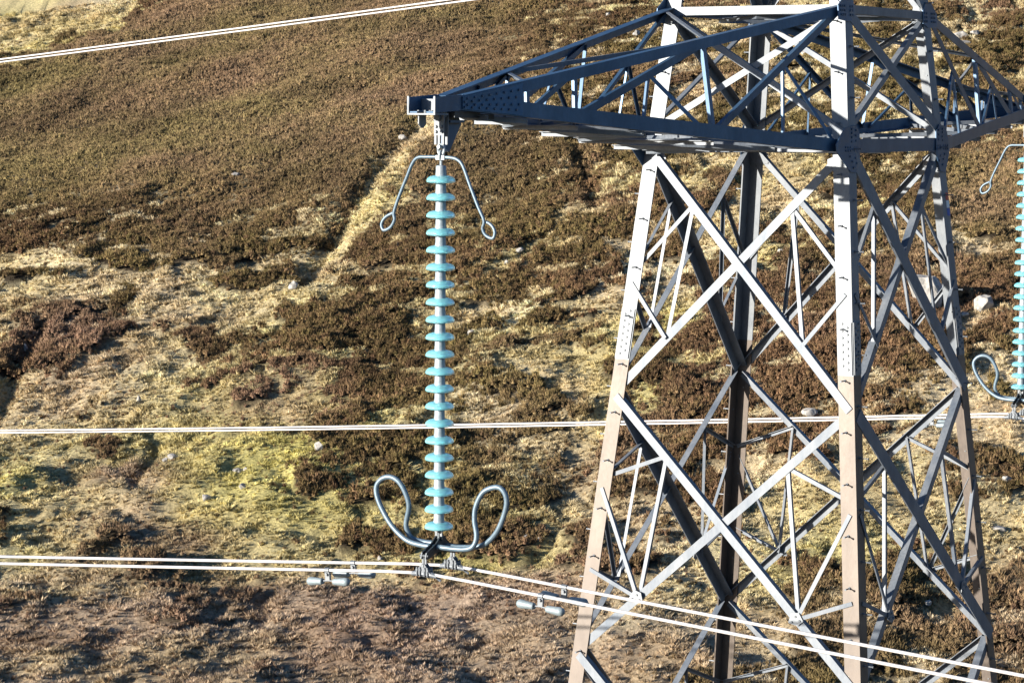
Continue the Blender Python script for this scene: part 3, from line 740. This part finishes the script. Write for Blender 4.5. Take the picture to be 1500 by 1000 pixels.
# heather
pt = cand(.255); u, d = pt[:, 0], pt[:, 1]
z, px, py, mk, de, gr, fa = height(u, d)
cl = fbm(u, d, 1.9, 401, 3, .55)
keep = RS.rand(len(u)) < np.where(mk > .3, (.35 + .65 * mk) * np.where(cl > -.2, 1, .35 + .65 * fa), np.where(cl > .12, .42, .07)); cl = cl[keep]
u, d, z, mk, de, gr, fa = [a[keep] for a in (u, d, z, mk, de, gr, fa)]
cl2 = fbm(u, d, .8, 421, 2)
z = z + (np.clip(cl + .1, -.03, .6) * .7 + np.clip(cl2, -.05, 1) * .4) * mk * (1 - .5 * fa)
n = len(u); sz = (.135 + .115 * RS.rand(n)) * (1 - .12 * fa) * (.62 + .38 * mk) * np.where(RS.rand(n) < .10, 1.5, 1)
sn = fbm(u, d, 14, 201, 4) + .5
c = cr((.155, .092, .052), (.155, .118, .048), np.clip(sn * 1.1 + RS.randn(n) * .22, 0, 1))
c = c * (1 - fa[:, None] * .9) + cr((.250, .168, .100), (.225, .178, .080), np.clip(fbm(u, d, 12, 211, 4) * 1.3 + .5 + RS.randn(n) * .15, 0, 1)) * fa[:, None] * .9
c = c * (1 - .7 * de[:, None]) + np.array((.26, .165, .12)) * .7 * de[:, None]
dk = np.clip(fbm(u, d, 8, 431, 4) * 1.5 + .7, 0, 1)[:, None]; c = c * (.66 + .34 * dk) + (1 - fa[:, None]) * 0
c = c * (.76 + .82 * RS.rand(n) ** 1.3)[:, None]
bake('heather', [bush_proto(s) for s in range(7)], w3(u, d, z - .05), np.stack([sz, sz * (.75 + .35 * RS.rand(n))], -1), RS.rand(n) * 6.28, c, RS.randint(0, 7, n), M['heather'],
     'dark brown heather bushes covering the hillside in ragged patches', 'heather')
# grass tufts and dead bents
pt = cand(.235); u, d = pt[:, 0], pt[:, 1]
z, px, py, mk, de, gr, fa = height(u, d)
d_ = d; tc_ = fbm(u, d, 1.0, 501, 3); gap = (fbm(u, d, 1.9, 401, 3, .55) < -.2) & (fa < .4)
keep = (RS.rand(len(u)) < np.where((mk < .6) | gap, np.where(tc_ > -.05, .98, .35), 0)); tc_ = tc_[keep]; u, d, z, mk, de, gr = [a[keep] for a in (u, d, z, mk, de, gr)]
n = len(u); c = grass_col(de, gr, u, d) * (.5 + 1.05 * RS.rand(n))[:, None]
sz = (.13 + .14 * RS.rand(n) + .06 * de * RS.rand(n) + .14 * np.clip(tc_ * 2, 0, 1)) * np.clip(u * 0 + d_[keep] / 150, .8, 1.1)
c = np.clip(c, 0, .85)
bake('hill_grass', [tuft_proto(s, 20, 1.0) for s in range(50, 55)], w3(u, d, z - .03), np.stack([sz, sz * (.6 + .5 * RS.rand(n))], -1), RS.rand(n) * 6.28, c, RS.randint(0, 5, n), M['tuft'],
     'pale straw and yellow green tussock grass between the heather patches', 'grass')

# ------------------------------------------------------------------ rocks
def rock(px, py, wpx, hpx, label, seed):
    u, d = unpix(np.array([px * 1.]), np.array([py * 1.])); z = height(u, d)[0]
    s = wpx / FPX * float(d[0]) / 2; hz = hpx / FPX * float(d[0]) / 2
    r = np.random.RandomState(seed); import bmesh
    bm = bmesh.new(); bmesh.ops.create_icosphere(bm, subdivisions=4, radius=1)
    pl = [(V(r.randn(3)).normalized(), .5 + .34 * r.rand()) for _ in range(14)]
    for v in bm.verts:
        q = v.co.copy()
        for nn, dd in pl:
            t = q.dot(nn)
            if t > dd: q -= nn * (t - dd) * .9
        q *= 1 + .07 * math.sin(q.x * 5 + seed) * math.cos(q.y * 6) ; v.co = V((q.x * s * 1.15, q.y * s * 1.15, q.z * hz * 1.35))
    me = bpy.data.meshes.new('rock'); bm.to_mesh(me); bm.free(); me.materials.append(M['rock'])
    o = bpy.data.objects.new('rock', me); COL.objects.link(o); p_ = w3(u, d, z)[0]; o.location = (p_[0], p_[1], p_[2] + hz * .85); o.rotation_euler = (0, 0, r.rand() * 3)
    return tag(o, label, 'rock', 'rocks on the hillside')
for i, a in enumerate([
    (1356, 468, 62, 50, 'largest pale boulder, seen behind the upper right pylon leg'),
    (1440, 464, 28, 26, 'grey and white boulder standing right of the pylon on green turf'),
    (1411, 474, 13, 9, 'small white rock just left of the boulder right of the pylon'),
    (430, 432, 16, 12, 'pale pointed rock at the head of the grassy strip, left of the insulator string'),
    (302, 753, 13, 9, 'grey rock in the yellow green grass, lower left'),
    (253, 691, 17, 12, 'mottled grey rock at the left edge of the yellow green slope'),
    (242, 704, 9, 7, 'small grey rock just below the mottled one on the yellow green slope'),
    (348, 711, 14, 8, 'low pale rock in the middle of the yellow green slope'),
    (360, 712, 9, 7, 'little pale rock touching the right side of another on the yellow green slope'),
    (355, 740, 14, 9, 'pinkish rock above the paired cables on the yellow green slope'),
    (467, 689, 14, 12, 'pale rock at the heather edge left of the looped horns'),
    (770, 801, 9, 8, 'small white rock between the right looped horn and the left pylon leg'),
    (557, 818, 8, 7, 'small pink rock just above the cables left of the clamps'),
    (590, 222, 13, 8, 'pale rock at the top of the grassy gully left of the crossarm tip'),
    (345, 268, 18, 6, 'flat pale stone lying in heather, upper left'),
    (582, 363, 5, 9, 'thin white stone below the left upper horn'),
    (1474, 735, 13, 12, 'pink white rock beside the right pylon leg'),
    (1462, 802, 30, 9, 'long low pale rock far right below the pink one'),
    (1358, 916, 12, 8, 'white rock in the grass between the two right legs near the bottom'),
    (690, 490, 10, 8, 'grey stone right of the middle insulator discs'),
    (760, 371, 14, 9, 'grey stone in the stony strip left of the pylon leg'),
    (742, 392, 8, 6, 'smaller grey stone lower in the stony strip left of the pylon leg'),
    (38, 521, 7, 12, 'tall pale stone by the dark gully, far left'),
    (203, 590, 7, 10, 'small upright pale stone below the dark bushes, left'),
    (932, 55, 12, 8, 'pale rock under the upper chord of the left crossarm'),
    (890, 31, 10, 7, 'small pale rock above the left crossarm'),
    (1408, 47, 24, 9, 'broad flat rock above the right crossarm'),
    (1428, 42, 14, 9, 'smaller rock touching the broad flat one above the right crossarm'),
    (1412, 58, 26, 7, 'long thin slab just below the broad flat rock, upper right'),
    (1178, 77, 10, 14, 'pale rock seen through the lattice beside the front leg'),
    (1146, 363, 16, 9, 'grey rock seen through the bracing between the middle legs'),
    (1185, 628, 24, 12, 'pale broken rock behind the level cables, left of the front leg'),
    (790, 802, 7, 6, 'tiny grey rock left of the left pylon leg near its lower braces'),
    (918, 866, 10, 7, 'small pale rock behind the paired cables right of the left leg'),
]): rock(*a, seed=300 + i)
